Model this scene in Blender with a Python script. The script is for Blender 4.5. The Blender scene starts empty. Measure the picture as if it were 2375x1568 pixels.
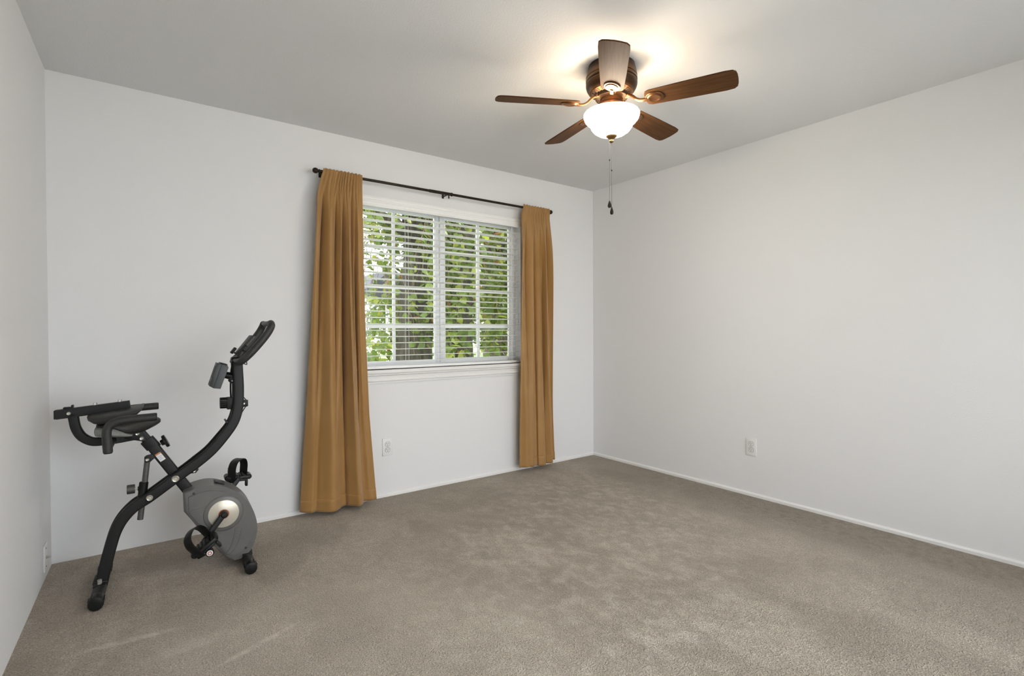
import bpy, bmesh, math, random
from mathutils import Vector, Matrix, noise

PI = math.pi
scene = bpy.context.scene
COL = scene.collection

# ------------------------------------------------------------------ camera
YAW, PITCH, ROLL, CAM_H = 0.63611, -0.01192, -0.00373, 1.1436
F = Vector((math.sin(YAW) * math.cos(PITCH), math.cos(YAW) * math.cos(PITCH), math.sin(PITCH)))
R0 = Vector((math.cos(YAW), -math.sin(YAW), 0)); U0 = R0.cross(F)
RV = R0 * math.cos(ROLL) + U0 * math.sin(ROLL); UV = U0 * math.cos(ROLL) - R0 * math.sin(ROLL)
cam_data = bpy.data.cameras.new('camera'); cam = bpy.data.objects.new('camera', cam_data); COL.objects.link(cam)
M = Matrix((RV, UV, -F)).transposed().to_4x4(); M.translation = (0, 0, CAM_H); cam.matrix_world = M
cam_data.sensor_width = 36; cam_data.lens = 1196.55 * 36 / 2375; cam_data.clip_start = 0.02; cam_data.clip_end = 200
scene.camera = cam

# ------------------------------------------------------------------ sky, sun, exposure
world = bpy.data.worlds.new('sky'); scene.world = world; world.use_nodes = True
wb = world.node_tree.nodes['Background']
wb.inputs[0].default_value = (0.94, 0.955, 1.0, 1); wb.inputs[1].default_value = 5.6
sun_d = bpy.data.lights.new('sun', 'SUN'); sun_d.energy = 5.0; sun_d.angle = math.radians(2); sun_d.color = (1, .95, .86)
sun = bpy.data.objects.new('sun', sun_d); COL.objects.link(sun)
sun.rotation_euler = Vector((-.72, .16, -.66)).to_track_quat('-Z', 'Y').to_euler()
BULB_UP = 7.5        # watts of the bulbs inside the bowl (light leaving through its open top)
BOWL = 50.0          # radiance of the frosted bowl
LAMP_COL = (1.0, .88, .72)
vs = scene.view_settings
vs.view_transform = 'Standard'; vs.look = 'None'; vs.gamma = 1; vs.use_curve_mapping = False; vs.exposure = 0.02
try:
    scene.cycles.use_denoising = True
    scene.cycles.denoiser = 'OPENIMAGEDENOISE'
except Exception:
    pass

# ------------------------------------------------------------------ materials
def lin(r, g, b):
    f = lambda c: (c / 255 / 12.92) if c / 255 <= .04045 else ((c / 255 + .055) / 1.055) ** 2.4
    return (f(r), f(g), f(b), 1)

MATS = {}
def mat(name, col, rough=.5, metal=0, col2=None, nscale=8, stretch=(1, 1, 1), bump=0, bscale=100, spec=.5, coat=0, emit=None):
    m = bpy.data.materials.new(name); m.use_nodes = True
    nt = m.node_tree; b = nt.nodes['Principled BSDF']
    if len(col) == 3: col = (*col, 1)
    b.inputs['Base Color'].default_value = col
    b.inputs['Roughness'].default_value = rough; b.inputs['Metallic'].default_value = metal
    b.inputs['Specular IOR Level'].default_value = spec
    if coat: b.inputs['Coat Weight'].default_value = coat
    tc = nt.nodes.new('ShaderNodeTexCoord'); mp = nt.nodes.new('ShaderNodeMapping')
    nt.links.new(tc.outputs['Object'], mp.inputs['Vector']); mp.inputs['Scale'].default_value = stretch
    if col2 is not None:
        if len(col2) == 3: col2 = (*col2, 1)
        n = nt.nodes.new('ShaderNodeTexNoise'); n.inputs['Scale'].default_value = nscale; n.inputs['Detail'].default_value = 5
        nt.links.new(mp.outputs[0], n.inputs['Vector'])
        r = nt.nodes.new('ShaderNodeValToRGB')
        r.color_ramp.elements[0].position = .35; r.color_ramp.elements[0].color = col
        r.color_ramp.elements[1].position = .68; r.color_ramp.elements[1].color = col2
        nt.links.new(n.outputs['Fac'], r.inputs['Fac']); nt.links.new(r.outputs[0], b.inputs['Base Color'])
    if bump:
        n2 = nt.nodes.new('ShaderNodeTexNoise'); n2.inputs['Scale'].default_value = bscale; n2.inputs['Detail'].default_value = 3
        nt.links.new(mp.outputs[0], n2.inputs['Vector'])
        bp = nt.nodes.new('ShaderNodeBump'); bp.inputs['Strength'].default_value = bump; bp.inputs['Distance'].default_value = .004
        nt.links.new(n2.outputs['Fac'], bp.inputs['Height']); nt.links.new(bp.outputs[0], b.inputs['Normal'])
    if emit:
        b.inputs['Emission Color'].default_value = (*emit[0], 1); b.inputs['Emission Strength'].default_value = emit[1]
    MATS[name] = m
    return m

m_wall = mat('wall_paint', (.80, .80, .805), .75, bump=.14, bscale=170, spec=.25)
m_ceil = mat('ceiling_paint', (.74, .74, .745), .85, bump=.35, bscale=130, spec=.2)
m_trim = mat('trim_paint', (.82, .815, .805), .4, bump=.04, bscale=40)
m_vinyl = mat('white_vinyl', (.82, .83, .84), .35, bump=.02, bscale=50)
m_slat = mat('blind_slat', (.90, .90, .89), .38, bump=.03, bscale=60)
m_cord = mat('cord', (.85, .85, .83), .7, bump=.05, bscale=300)
m_bronze_rod = mat('rod_bronze', (.022, .016, .012), .38, .7, col2=(.035, .026, .018), nscale=40)
m_plate = mat('plate_plastic', (.80, .795, .785), .3, bump=.01, bscale=60)
m_hole = mat('slot_dark', (.03, .028, .026), .6, bump=.02, bscale=80)
m_steel = mat('steel', (.72, .71, .68), .3, .7, col2=(.5, .49, .46), nscale=60)
m_brass_pale = mat('zinc_bolt', (.62, .60, .53), .3, .85, col2=(.5, .48, .42), nscale=90)
m_black = mat('black_powder', (.009, .0092, .0092), .42, 0, col2=(.016, .0165, .0165), nscale=300, bump=.15, bscale=900, spec=.3)
m_foam = mat('black_foam', (.017, .017, .015), .5, 0, col2=(.024, .024, .021), nscale=60, bump=.1, bscale=500)
m_rubber = mat('black_plastic', (.006, .006, .006), .4, 0, col2=(.010, .010, .010), nscale=80, bump=.05, bscale=200, spec=.3)
m_grey = mat('grey_plastic', lin(99, 98, 96), .38, 0, col2=lin(105, 104, 101), nscale=20, bump=.03, bscale=500)
m_shell = mat('grey_shell', lin(128, 130, 126), .5, 0, col2=lin(140, 142, 138), nscale=60, bump=.1, bscale=400)
m_tube = mat('grey_tube', (.10, .097, .09), .42, .5, col2=(.12, .115, .105), nscale=60)
m_mon = mat('monitor_grey', (.062, .066, .072), .5, 0, col2=(.065, .07, .076), nscale=40)
m_mon2 = mat('monitor_bezel', (.028, .031, .034), .45, 0, col2=(.035, .038, .041), nscale=40)
m_orange = mat('orange_ring', (.42, .085, .03), .45, col2=(.38, .07, .03), nscale=50)
m_cream = mat('disc_cream', lin(214, 208, 192), .32, .35, col2=lin(200, 194, 180), nscale=6)
m_cloth = mat('curtain_cloth', lin(164, 124, 71), .52, 0, col2=lin(156, 116, 64), nscale=4, bump=.08, bscale=700, spec=.35)
m_cloth.node_tree.nodes['Principled BSDF'].inputs['Sheen Weight'].default_value = .25
m_bronze = mat('antique_bronze', (.10, .05, .022), .36, .8, col2=(.028, .015, .009), nscale=6, stretch=(1, 1, 12))
m_copper = mat('copper_bronze', (.26, .115, .045), .34, .85, col2=(.17, .075, .03), nscale=12)
m_blade = mat('walnut_blade', (.062, .028, .012), .5, 0, col2=(.105, .050, .022), nscale=6, stretch=(1.2, 26, 26), spec=.05)
m_finial = mat('aged_brass', (.24, .14, .05), .4, .8, col2=(.18, .10, .04), nscale=20)
m_bowl = mat('frosted_bowl', (.9, .88, .82), .4, emit=(LAMP_COL, BOWL))
m_lining = mat('bowl_lining', (.85, .82, .76), .5, bump=.02, bscale=80)
m_label = mat('sticker_white', (.75, .74, .74), .5, bump=.01)
m_label2 = mat('sticker_orange', (.55, .2, .06), .5, bump=.01)
m_label3 = mat('sticker_print', (.25, .32, .5), .5, bump=.01)
m_blade.node_tree.nodes['Principled BSDF'].inputs['Specular Tint'].default_value = (1, .68, .36, 1)
m_bark = mat('bark', (.035, .028, .021), .9, 0, col2=(.105, .088, .068), nscale=7, stretch=(3, 3, .6), bump=1, bscale=25)
m_twig = mat('twig', (.12, .085, .05), .85, 0, col2=(.2, .15, .08), nscale=20)
m_far = mat('far_leaf', (.03, .06, .02), .8, 0, col2=(.08, .13, .03), nscale=4)
m_red = mat('roof_dark', (.012, .014, .018), .8, 0, col2=(.02, .02, .025), nscale=5)

def leaf_mat(name, c1, c2):
    m = bpy.data.materials.new(name); m.use_nodes = True; nt = m.node_tree
    b = nt.nodes['Principled BSDF']; out = nt.nodes['Material Output']
    tc = nt.nodes.new('ShaderNodeTexCoord'); n = nt.nodes.new('ShaderNodeTexNoise'); n.inputs['Scale'].default_value = 14
    oi = nt.nodes.new('ShaderNodeObjectInfo'); add = nt.nodes.new('ShaderNodeVectorMath'); add.operation = 'ADD'
    nt.links.new(tc.outputs['Object'], add.inputs[0]); nt.links.new(oi.outputs['Location'], add.inputs[1])
    nt.links.new(add.outputs[0], n.inputs['Vector'])
    r = nt.nodes.new('ShaderNodeValToRGB'); r.color_ramp.elements[0].position = .36; r.color_ramp.elements[1].position = .66
    r.color_ramp.elements[0].color = (*c1, 1); r.color_ramp.elements[1].color = (*c2, 1)
    nt.links.new(n.outputs['Fac'], r.inputs['Fac']); nt.links.new(r.outputs[0], b.inputs['Base Color'])
    b.inputs['Roughness'].default_value = .45
    tr = nt.nodes.new('ShaderNodeBsdfTranslucent'); nt.links.new(r.outputs[0], tr.inputs['Color'])
    mx = nt.nodes.new('ShaderNodeMixShader'); mx.inputs[0].default_value = .45
    nt.links.new(b.outputs[0], mx.inputs[1]); nt.links.new(tr.outputs[0], mx.inputs[2]); nt.links.new(mx.outputs[0], out.inputs['Surface'])
    return m
m_leaf = leaf_mat('leaf_green', (.065, .11, .014), (.19, .25, .045))
m_leaf_y = leaf_mat('leaf_yellow', (.20, .25, .03), (.36, .38, .07))
m_leaf_r = leaf_mat('leaf_rust', (.25, .10, .02), (.36, .16, .04))

def glass_mat():
    m = bpy.data.materials.new('window_glass'); m.use_nodes = True; nt = m.node_tree
    nt.nodes.remove(nt.nodes['Principled BSDF']); out = nt.nodes['Material Output']
    t = nt.nodes.new('ShaderNodeBsdfTransparent'); t.inputs[0].default_value = (.97, .985, .98, 1)
    g = nt.nodes.new('ShaderNodeBsdfGlossy'); g.inputs['Roughness'].default_value = .02
    fr = nt.nodes.new('ShaderNodeFresnel'); fr.inputs[0].default_value = 1.3
    mx = nt.nodes.new('ShaderNodeMixShader')
    nt.links.new(fr.outputs[0], mx.inputs[0]); nt.links.new(t.outputs[0], mx.inputs[1]); nt.links.new(g.outputs[0], mx.inputs[2])
    nt.links.new(mx.outputs[0], out.inputs['Surface'])
    return m
m_glass = glass_mat()

def carpet_mat():
    m = bpy.data.materials.new('carpet'); m.use_nodes = True; nt = m.node_tree; L_ = nt.links
    b = nt.nodes['Principled BSDF']; b.inputs['Roughness'].default_value = .95; b.inputs['Specular IOR Level'].default_value = .1
    b.inputs['Sheen Weight'].default_value = .15
    tc = nt.nodes.new('ShaderNodeTexCoord')
    def noise_(sc, det, dist=0, stretch=None, rot=0):
        n = nt.nodes.new('ShaderNodeTexNoise'); n.inputs['Scale'].default_value = sc; n.inputs['Detail'].default_value = det
        n.inputs['Distortion'].default_value = dist
        src = tc.outputs['Object']
        if stretch:
            mp = nt.nodes.new('ShaderNodeMapping'); mp.inputs['Scale'].default_value = stretch; mp.inputs['Rotation'].default_value = (0, 0, rot)
            L_.new(src, mp.inputs['Vector']); src = mp.outputs[0]
        L_.new(src, n.inputs['Vector']); return n.outputs['Fac']
    def ramp(fac, p0, p1, c0=(0, 0, 0, 1), c1=(1, 1, 1, 1)):
        r = nt.nodes.new('ShaderNodeValToRGB'); e = r.color_ramp.elements
        e[0].position = p0; e[1].position = p1; e[0].color = c0; e[1].color = c1
        L_.new(fac, r.inputs['Fac']); return r.outputs[0]
    def math_(op, a, b_):
        n = nt.nodes.new('ShaderNodeMath'); n.operation = op
        for i, v in enumerate((a, b_)):
            if isinstance(v, (int, float)): n.inputs[i].default_value = v
            else: L_.new(v, n.inputs[i])
        return n.outputs[0]
    def mix(fac, a, c):
        n = nt.nodes.new('ShaderNodeMix'); n.data_type = 'RGBA'
        if isinstance(fac, (int, float)): n.inputs[0].default_value = fac
        else: L_.new(fac, n.inputs[0])
        for i, v in ((6, a), (7, c)):
            if isinstance(v, tuple): n.inputs[i].default_value = v
            else: L_.new(v, n.inputs[i])
        return n.outputs[2]
    big = ramp(noise_(1.3, 6, .6, (1, 1, 1)), .42, .58)          # pile brushed one way or the other
    swath = ramp(noise_(3.0, 7, .5, (1.3, .8, 1), .5), .44, .58)
    med = ramp(noise_(24, 6, .6), .34, .66)
    fine = ramp(noise_(190, 3), .36, .64)
    tuft = ramp(noise_(95, 4, .3), .36, .62)
    lean = math_('ADD', math_('MULTIPLY', big, .5), math_('MULTIPLY', swath, .5))
    c = mix(lean, (.50, .44, .355, 1), (.73, .655, .545, 1))
    c = mix(math_('MULTIPLY', math_('SUBTRACT', 1, med), .34), c, (.32, .275, .225, 1))
    c = mix(math_('MULTIPLY', math_('SUBTRACT', 1, tuft), .38), c, (.26, .22, .178, 1))
    c = mix(math_('MULTIPLY', math_('SUBTRACT', 1, fine), .50), c, (.20, .165, .13, 1))
    # pale streaks left by furniture feet and a vacuum wheel
    sep = nt.nodes.new('ShaderNodeSeparateXYZ')
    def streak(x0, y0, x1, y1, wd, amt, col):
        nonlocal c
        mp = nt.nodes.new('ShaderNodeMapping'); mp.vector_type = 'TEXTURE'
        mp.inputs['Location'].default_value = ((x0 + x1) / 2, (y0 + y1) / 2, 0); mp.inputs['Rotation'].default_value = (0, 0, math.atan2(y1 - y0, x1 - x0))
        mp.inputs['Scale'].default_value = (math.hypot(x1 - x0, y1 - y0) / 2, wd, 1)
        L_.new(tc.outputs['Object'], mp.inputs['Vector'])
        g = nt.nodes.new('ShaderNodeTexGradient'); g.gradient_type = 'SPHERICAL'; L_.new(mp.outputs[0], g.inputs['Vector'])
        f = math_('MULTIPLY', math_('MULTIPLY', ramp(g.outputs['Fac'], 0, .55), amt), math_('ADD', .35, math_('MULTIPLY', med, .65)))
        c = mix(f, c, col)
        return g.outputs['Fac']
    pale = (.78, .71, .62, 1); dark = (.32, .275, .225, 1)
    streak(.19, 2.0, .55, 2.14, .02, .85, pale); streak(-.18, 2.40, .16, 2.37, .025, .7, pale)
    streak(.0, 2.2, .35, 2.22, .05, .35, pale)
    # trodden middle of the room : pile lying every way
    def zone(x0, y0, x1, y1, wd, fac, amt, col):
        nonlocal c
        mp = nt.nodes.new('ShaderNodeMapping'); mp.vector_type = 'TEXTURE'
        mp.inputs['Location'].default_value = ((x0 + x1) / 2, (y0 + y1) / 2, 0); mp.inputs['Rotation'].default_value = (0, 0, math.atan2(y1 - y0, x1 - x0))
        mp.inputs['Scale'].default_value = (math.hypot(x1 - x0, y1 - y0) / 2, wd, 1); L_.new(tc.outputs['Object'], mp.inputs['Vector'])
        g = nt.nodes.new('ShaderNodeTexGradient'); g.gradient_type = 'SPHERICAL'; L_.new(mp.outputs[0], g.inputs['Vector'])
        c = mix(math_('MULTIPLY', math_('MULTIPLY', ramp(g.outputs['Fac'], .02, .35), amt), fac), c, col)
    nap = noise_(12, 13, .25, (1.25, .9, 1), .55); nap.node.inputs['Roughness'].default_value = .68
    zone(.7, .8, 3.1, 3.1, .95, ramp(nap, .47, .66), .50, (.31, .27, .222, 1))
    zone(.7, .8, 3.1, 3.1, .90, math_('SUBTRACT', 1, ramp(nap, .32, .50)), .34, (.80, .75, .68, 1))
    zone(.0, 2.5, 1.4, 1.1, .62, math_('ADD', math_('MULTIPLY', fine, .6), .4), .42, (.74, .665, .555, 1))  # lower left painted paler, lifts the carpet where too little light reaches
    zone(1.2, 2.75, 2.3, 2.55, .10, med, .5, (.36, .31, .25, 1)); zone(1.25, 2.5, 1.35, 1.3, .12, med, .35, (.36, .31, .25, 1))
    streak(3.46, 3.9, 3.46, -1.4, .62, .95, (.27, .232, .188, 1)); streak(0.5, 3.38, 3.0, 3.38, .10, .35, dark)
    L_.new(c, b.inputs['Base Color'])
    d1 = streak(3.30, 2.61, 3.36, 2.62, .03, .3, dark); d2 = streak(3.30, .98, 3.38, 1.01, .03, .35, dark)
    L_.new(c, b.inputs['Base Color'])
    hgt = math_('ADD', math_('MULTIPLY', fine, .5), math_('MULTIPLY', tuft, .6))
    hgt = math_('SUBTRACT', hgt, math_('MULTIPLY', math_('ADD', d1, d2), 2.0))
    bp = nt.nodes.new('ShaderNodeBump'); bp.inputs['Strength'].default_value = .9; bp.inputs['Distance'].default_value = .006
    L_.new(hgt, bp.inputs['Height']); L_.new(bp.outputs[0], b.inputs['Normal'])
    return m
m_carpet = carpet_mat()

def ground_mat():
    m = bpy.data.materials.new('yard_ground'); m.use_nodes = True; nt = m.node_tree
    b = nt.nodes['Principled BSDF']; b.inputs['Roughness'].default_value = .9
    tc = nt.nodes.new('ShaderNodeTexCoord'); n = nt.nodes.new('ShaderNodeTexNoise'); n.inputs['Scale'].default_value = 3; n.inputs['Detail'].default_value = 6
    nt.links.new(tc.outputs['Object'], n.inputs['Vector'])
    r = nt.nodes.new('ShaderNodeValToRGB'); r.color_ramp.elements[0].position = .35; r.color_ramp.elements[1].position = .7
    r.color_ramp.elements[0].color = (.12, .19, .06, 1); r.color_ramp.elements[1].color = (.24, .33, .12, 1)
    nt.links.new(n.outputs['Fac'], r.inputs['Fac']); nt.links.new(r.outputs[0], b.inputs['Base Color'])
    return m
m_lawn = ground_mat()
m_conc = mat('concrete', (.62, .61, .58), .85, 0, col2=(.7, .69, .66), nscale=2, bump=.2, bscale=60)

# ------------------------------------------------------------------ mesh helpers
class B:
    def __init__(s): s.bm = bmesh.new()
    def box(s, x0, x1, y0, y1, z0, z1, bev=0, seg=2, mtx=None):
        vs_ = [s.bm.verts.new((x, y, z)) for x in (x0, x1) for y in (y0, y1) for z in (z0, z1)]
        fs = [(0, 1, 3, 2), (4, 6, 7, 5), (0, 4, 5, 1), (2, 3, 7, 6), (0, 2, 6, 4), (1, 5, 7, 3)]
        faces = [s.bm.faces.new([vs_[i] for i in f]) for f in fs]
        geo = vs_
        if bev:
            r = bmesh.ops.bevel(s.bm, geom=list({e for f in faces for e in f.edges}), offset=bev, segments=seg, affect='EDGES', profile=.5)
            geo = list({v for f in r['faces'] for v in f.verts} | {v for v in vs_ if v.is_valid})
        if mtx is not None: bmesh.ops.transform(s.bm, matrix=mtx, verts=geo)
        return s
    def sweep(s, pts, sec, up=(0, 1, 0), closed=False, caps=True, scales=None):
        pts = [Vector(p) for p in pts]; n = len(pts); up = Vector(up); rings = []; prev = None
        for i, p in enumerate(pts):
            if closed: T = (pts[(i + 1) % n] - pts[i - 1]).normalized()
            else: T = (pts[min(i + 1, n - 1)] - pts[max(i - 1, 0)]).normalized()
            if prev is None:
                a = up - T * up.dot(T)
                if a.length < 1e-4: a = Vector((1, 0, 0)) - T * T.x
            else: a = prev - T * prev.dot(T)
            a.normalize(); prev = a; b = T.cross(a)
            k = scales[i] if scales else 1
            rings.append([s.bm.verts.new(p + a * (q[0] * k) + b * (q[1] * k)) for q in sec])
        m = len(sec)
        for i in range(n if closed else n - 1):
            r0, r1 = rings[i], rings[(i + 1) % n]
            for j in range(m): s.bm.faces.new((r0[j], r0[(j + 1) % m], r1[(j + 1) % m], r1[j]))
        if caps and not closed:
            s.bm.faces.new(rings[0][::-1]); s.bm.faces.new(rings[-1])
        return s
    def tube(s, pts, r, seg=12, up=(0, 1, 0), **k):
        return s.sweep(pts, circ(r, seg), up, **k)
    def cyl(s, p0, p1, r0, r1=None, seg=20, bev=0):
        r1 = r0 if r1 is None else r1; p0 = Vector(p0); p1 = Vector(p1); T = (p1 - p0); ln = T.length; T.normalize()
        up = (0, 0, 1) if abs(T.z) < .9 else (1, 0, 0)
        if bev:
            pts = [p0, p0 + T * bev, p1 - T * bev, p1]
            return s.sweep(pts, circ(1, seg), up, scales=[r0 - bev, r0, r1, r1 - bev])
        return s.sweep([p0, p1], circ(1, seg), up, scales=[r0, r1])
    def lathe(s, prof, seg=40, mtx=None, close=False):
        rings = []; vv = []
        for r, z in prof:
            if r < 1e-5: v = s.bm.verts.new((0, 0, z)); rings.append([v]); vv.append(v)
            else:
                ring = [s.bm.verts.new((r * math.cos(2 * PI * i / seg), r * math.sin(2 * PI * i / seg), z)) for i in range(seg)]
                rings.append(ring); vv += ring
        for a, b in zip(rings, rings[1:]):
            for i in range(seg):
                j = (i + 1) % seg
                if len(a) == 1 and len(b) == 1: continue
                if len(a) == 1: s.bm.faces.new((a[0], b[j], b[i]))
                elif len(b) == 1: s.bm.faces.new((a[i], a[j], b[0]))
                else: s.bm.faces.new((a[i], a[j], b[j], b[i]))
        if mtx is not None: bmesh.ops.transform(s.bm, matrix=mtx, verts=vv)
        return s
    def prism(s, poly, t0, t1, plane='xz', bev=0, seg=2, mtx=None):
        f = {'xz': lambda a, b, t: (a, t, b), 'xy': lambda a, b, t: (a, b, t), 'yz': lambda a, b, t: (t, a, b)}[plane]
        A = [s.bm.verts.new(f(a, b, t0)) for a, b in poly]; C = [s.bm.verts.new(f(a, b, t1)) for a, b in poly]
        n = len(poly); f0 = s.bm.faces.new(A); f1 = s.bm.faces.new(C[::-1]); geo = A + C
        sides = [s.bm.faces.new((A[(i + 1) % n], A[i], C[i], C[(i + 1) % n])) for i in range(n)]
        if bev:
            r = bmesh.ops.bevel(s.bm, geom=list(f0.edges) + list(f1.edges), offset=bev, segments=seg, affect='EDGES', profile=.5)
            geo = list({v for ff in r['faces'] for v in ff.verts} | {v for v in geo if v.is_valid})
        if mtx is not None: bmesh.ops.transform(s.bm, matrix=mtx, verts=geo)
        return s
    def ball(s, c, r, seg=20, sc=(1, 1, 1)):
        prof = [(r * math.sin(PI * i / 10), -r * math.cos(PI * i / 10)) for i in range(11)]; prof[0] = (0, -r); prof[-1] = (0, r)
        return s.lathe(prof, seg, Matrix.Translation(c) @ Matrix.Diagonal((*sc, 1)))
    def grid(s, rows, closed_u=False):
        vv = [[s.bm.verts.new(p) for p in row] for row in rows]
        for a, b in zip(vv, vv[1:]):
            n = len(a)
            for i in range(n if closed_u else n - 1):
                j = (i + 1) % n
                s.bm.faces.new((a[i], a[j], b[j], b[i]))
        s.rows = vv
        return s

def circ(r, seg=12): return [(r * math.cos(2 * PI * i / seg), r * math.sin(2 * PI * i / seg)) for i in range(seg)]
def rrect(w, h, r, seg=4):
    o = []
    for cx, cy, a0 in ((w / 2 - r, h / 2 - r, 0), (-w / 2 + r, h / 2 - r, 90), (-w / 2 + r, -h / 2 + r, 180), (w / 2 - r, -h / 2 + r, 270)):
        for i in range(seg + 1):
            a = math.radians(a0 + 90 * i / seg); o.append((cx + r * math.cos(a), cy + r * math.sin(a)))
    return o
def catmull(p, n=8):
    p = [Vector(q) for q in p]; o = []
    for i in range(len(p) - 1):
        a, b, c, d = p[max(i - 1, 0)], p[i], p[i + 1], p[min(i + 2, len(p) - 1)]
        for k in range(n):
            t = k / n
            o.append(.5 * ((2 * b) + (c - a) * t + (2 * a - 5 * b + 4 * c - d) * t * t + (3 * b - a - 3 * c + d) * t ** 3))
    o.append(p[-1]); return o

def obj(name, b, material, parent=None, smooth=35, recalc=True):
    bm = b.bm if isinstance(b, B) else b
    if recalc: bmesh.ops.recalc_face_normals(bm, faces=bm.faces)
    me = bpy.data.meshes.new(name); bm.to_mesh(me); bm.free()
    me.materials.append(material)
    if smooth:
        for p in me.polygons: p.use_smooth = True
        me.set_sharp_from_angle(angle=math.radians(smooth))
    return obj_me(name, me, parent)
def obj_me(name, me, parent=None):
    o = bpy.data.objects.new(name, me); COL.objects.link(o)
    if parent: o.parent = parent
    return o
def tag(o, label, cat=None, group=None, kind=None):
    o['label'] = label
    if cat: o['category'] = cat
    if group: o['group'] = group
    if kind: o['kind'] = kind
    return o
def thing(name, label, cat, loc=(0, 0, 0), rz=0, group=None, kind=None):
    o = bpy.data.objects.new(name, None); COL.objects.link(o); o.location = loc; o.rotation_euler = (0, 0, rz); o.empty_display_size = .1
    return tag(o, label, cat, group, kind)

# ------------------------------------------------------------------ room shell
D, RX, LX, H = 3.405, 3.451, -.328, 2.44
YB = -.75                          # wall behind the camera
LA = -.02947                       # the left wall is a little out of square
def left_x(y): return LX + math.tan(-LA) * -(D - y)
T = .14
WX0, WX1, WZ0, WZ1 = 1.15, 2.605, .885, 2.072     # window opening

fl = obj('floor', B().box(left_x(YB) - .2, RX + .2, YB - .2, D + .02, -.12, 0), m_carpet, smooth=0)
tag(fl, 'taupe cut pile carpet covering the whole bedroom floor', 'floor', kind='structure')
ce = obj('ceiling', B().box(left_x(YB) - .3, RX + .3, YB - .3, D + T + .02, H, H + .16), m_ceil, smooth=0)
tag(ce, 'white textured ceiling above the room', 'ceiling', kind='structure')
b = B()
b.box(LX - .3, WX0, D, D + T, -.12, H); b.box(WX1, RX + .2, D, D + T, -.12, H)
b.box(WX0, WX1, D, D + T, -.12, WZ0); b.box(WX0, WX1, D, D + T, WZ1, H)
tag(obj('wall_back', b, m_wall, smooth=0), 'white painted wall with the window in it', 'wall', kind='structure')
tag(obj('wall_right', B().box(RX, RX + .14, YB - .2, D + T, -.12, H), m_wall, smooth=0), 'bare white painted wall on the right', 'wall', kind='structure')
b = B().prism([(left_x(YB - .2), YB - .2), (left_x(D + T), D + T), (left_x(D + T) - .14, D + T), (left_x(YB - .2) - .14, YB - .2)], -.12, H, 'xy')
tag(obj('wall_left', b, m_wall, smooth=0), 'white painted wall at the far left beside the exercise bike', 'wall', kind='structure')
GX0, GX1, GZ1 = .05, 3.15, 2.12      # opening for the added glass door behind the camera
b = B()
b.box(left_x(YB) - .2, GX0, YB - .14, YB, -.12, H); b.box(GX1, RX + .2, YB - .14, YB, -.12, H); b.box(GX0, GX1, YB - .14, YB, GZ1, H); b.box(GX0, GX1, YB - .14, YB, -.12, 0)
tag(obj('wall_front', b, m_wall, smooth=0), 'white painted wall facing the window', 'wall', kind='structure')

base_sec = [(0, 0), (.012, 0), (.012, .016), (.009, .021), (.005, .024), (0, .025)]
def baseboard(name, label, p0, p1, nrm):
    p0, p1, nrm = Vector(p0), Vector(p1), Vector(nrm); bb = B()
    A = [bb.bm.verts.new(p0 + nrm * a + Vector((0, 0, c))) for a, c in base_sec]; C = [bb.bm.verts.new(p1 + nrm * a + Vector((0, 0, c))) for a, c in base_sec]
    n = len(A); bb.bm.faces.new(A); bb.bm.faces.new(C[::-1])
    for i in range(n): bb.bm.faces.new((A[(i + 1) % n], A[i], C[i], C[(i + 1) % n]))
    tag(obj(name, bb, m_trim, smooth=30), label, 'baseboard', kind='structure')
baseboard('baseboard_back', 'low white baseboard under the window wall', (.42, D, 0), (RX, D, 0), (0, -1, 0))
baseboard('baseboard_right', 'low white baseboard along the bare right wall', (RX, YB, 0), (RX, D - .013, 0), (-1, 0, 0))
baseboard('baseboard_left', 'low white baseboard along the left wall', (left_x(YB), YB, -.026), (LX, D - .013, -.026), (1, 0, 0))

# window stool and apron moulding
b = B().box(WX0 - .04, WX1 + .045, D - .035, D + .105, .857, .885, .008, 3)
tr = obj('trim_1', b, m_trim); tag(tr, 'white window stool and moulded apron below the window', 'window sill', kind='structure')
prof = [(0, .857), (-.026, .857), (-.026, .850), (-.018, .842), (-.014, .826), (-.014, .820), (-.020, .815), (-.020, .808), (-.012, .803), (-.012, .794), (0, .794)]
b = B().prism([(D + a, z) for a, z in prof], WX0 - .02, WX1 + .025, 'yz')
obj('apron', b, m_trim, tr, 25)

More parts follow.
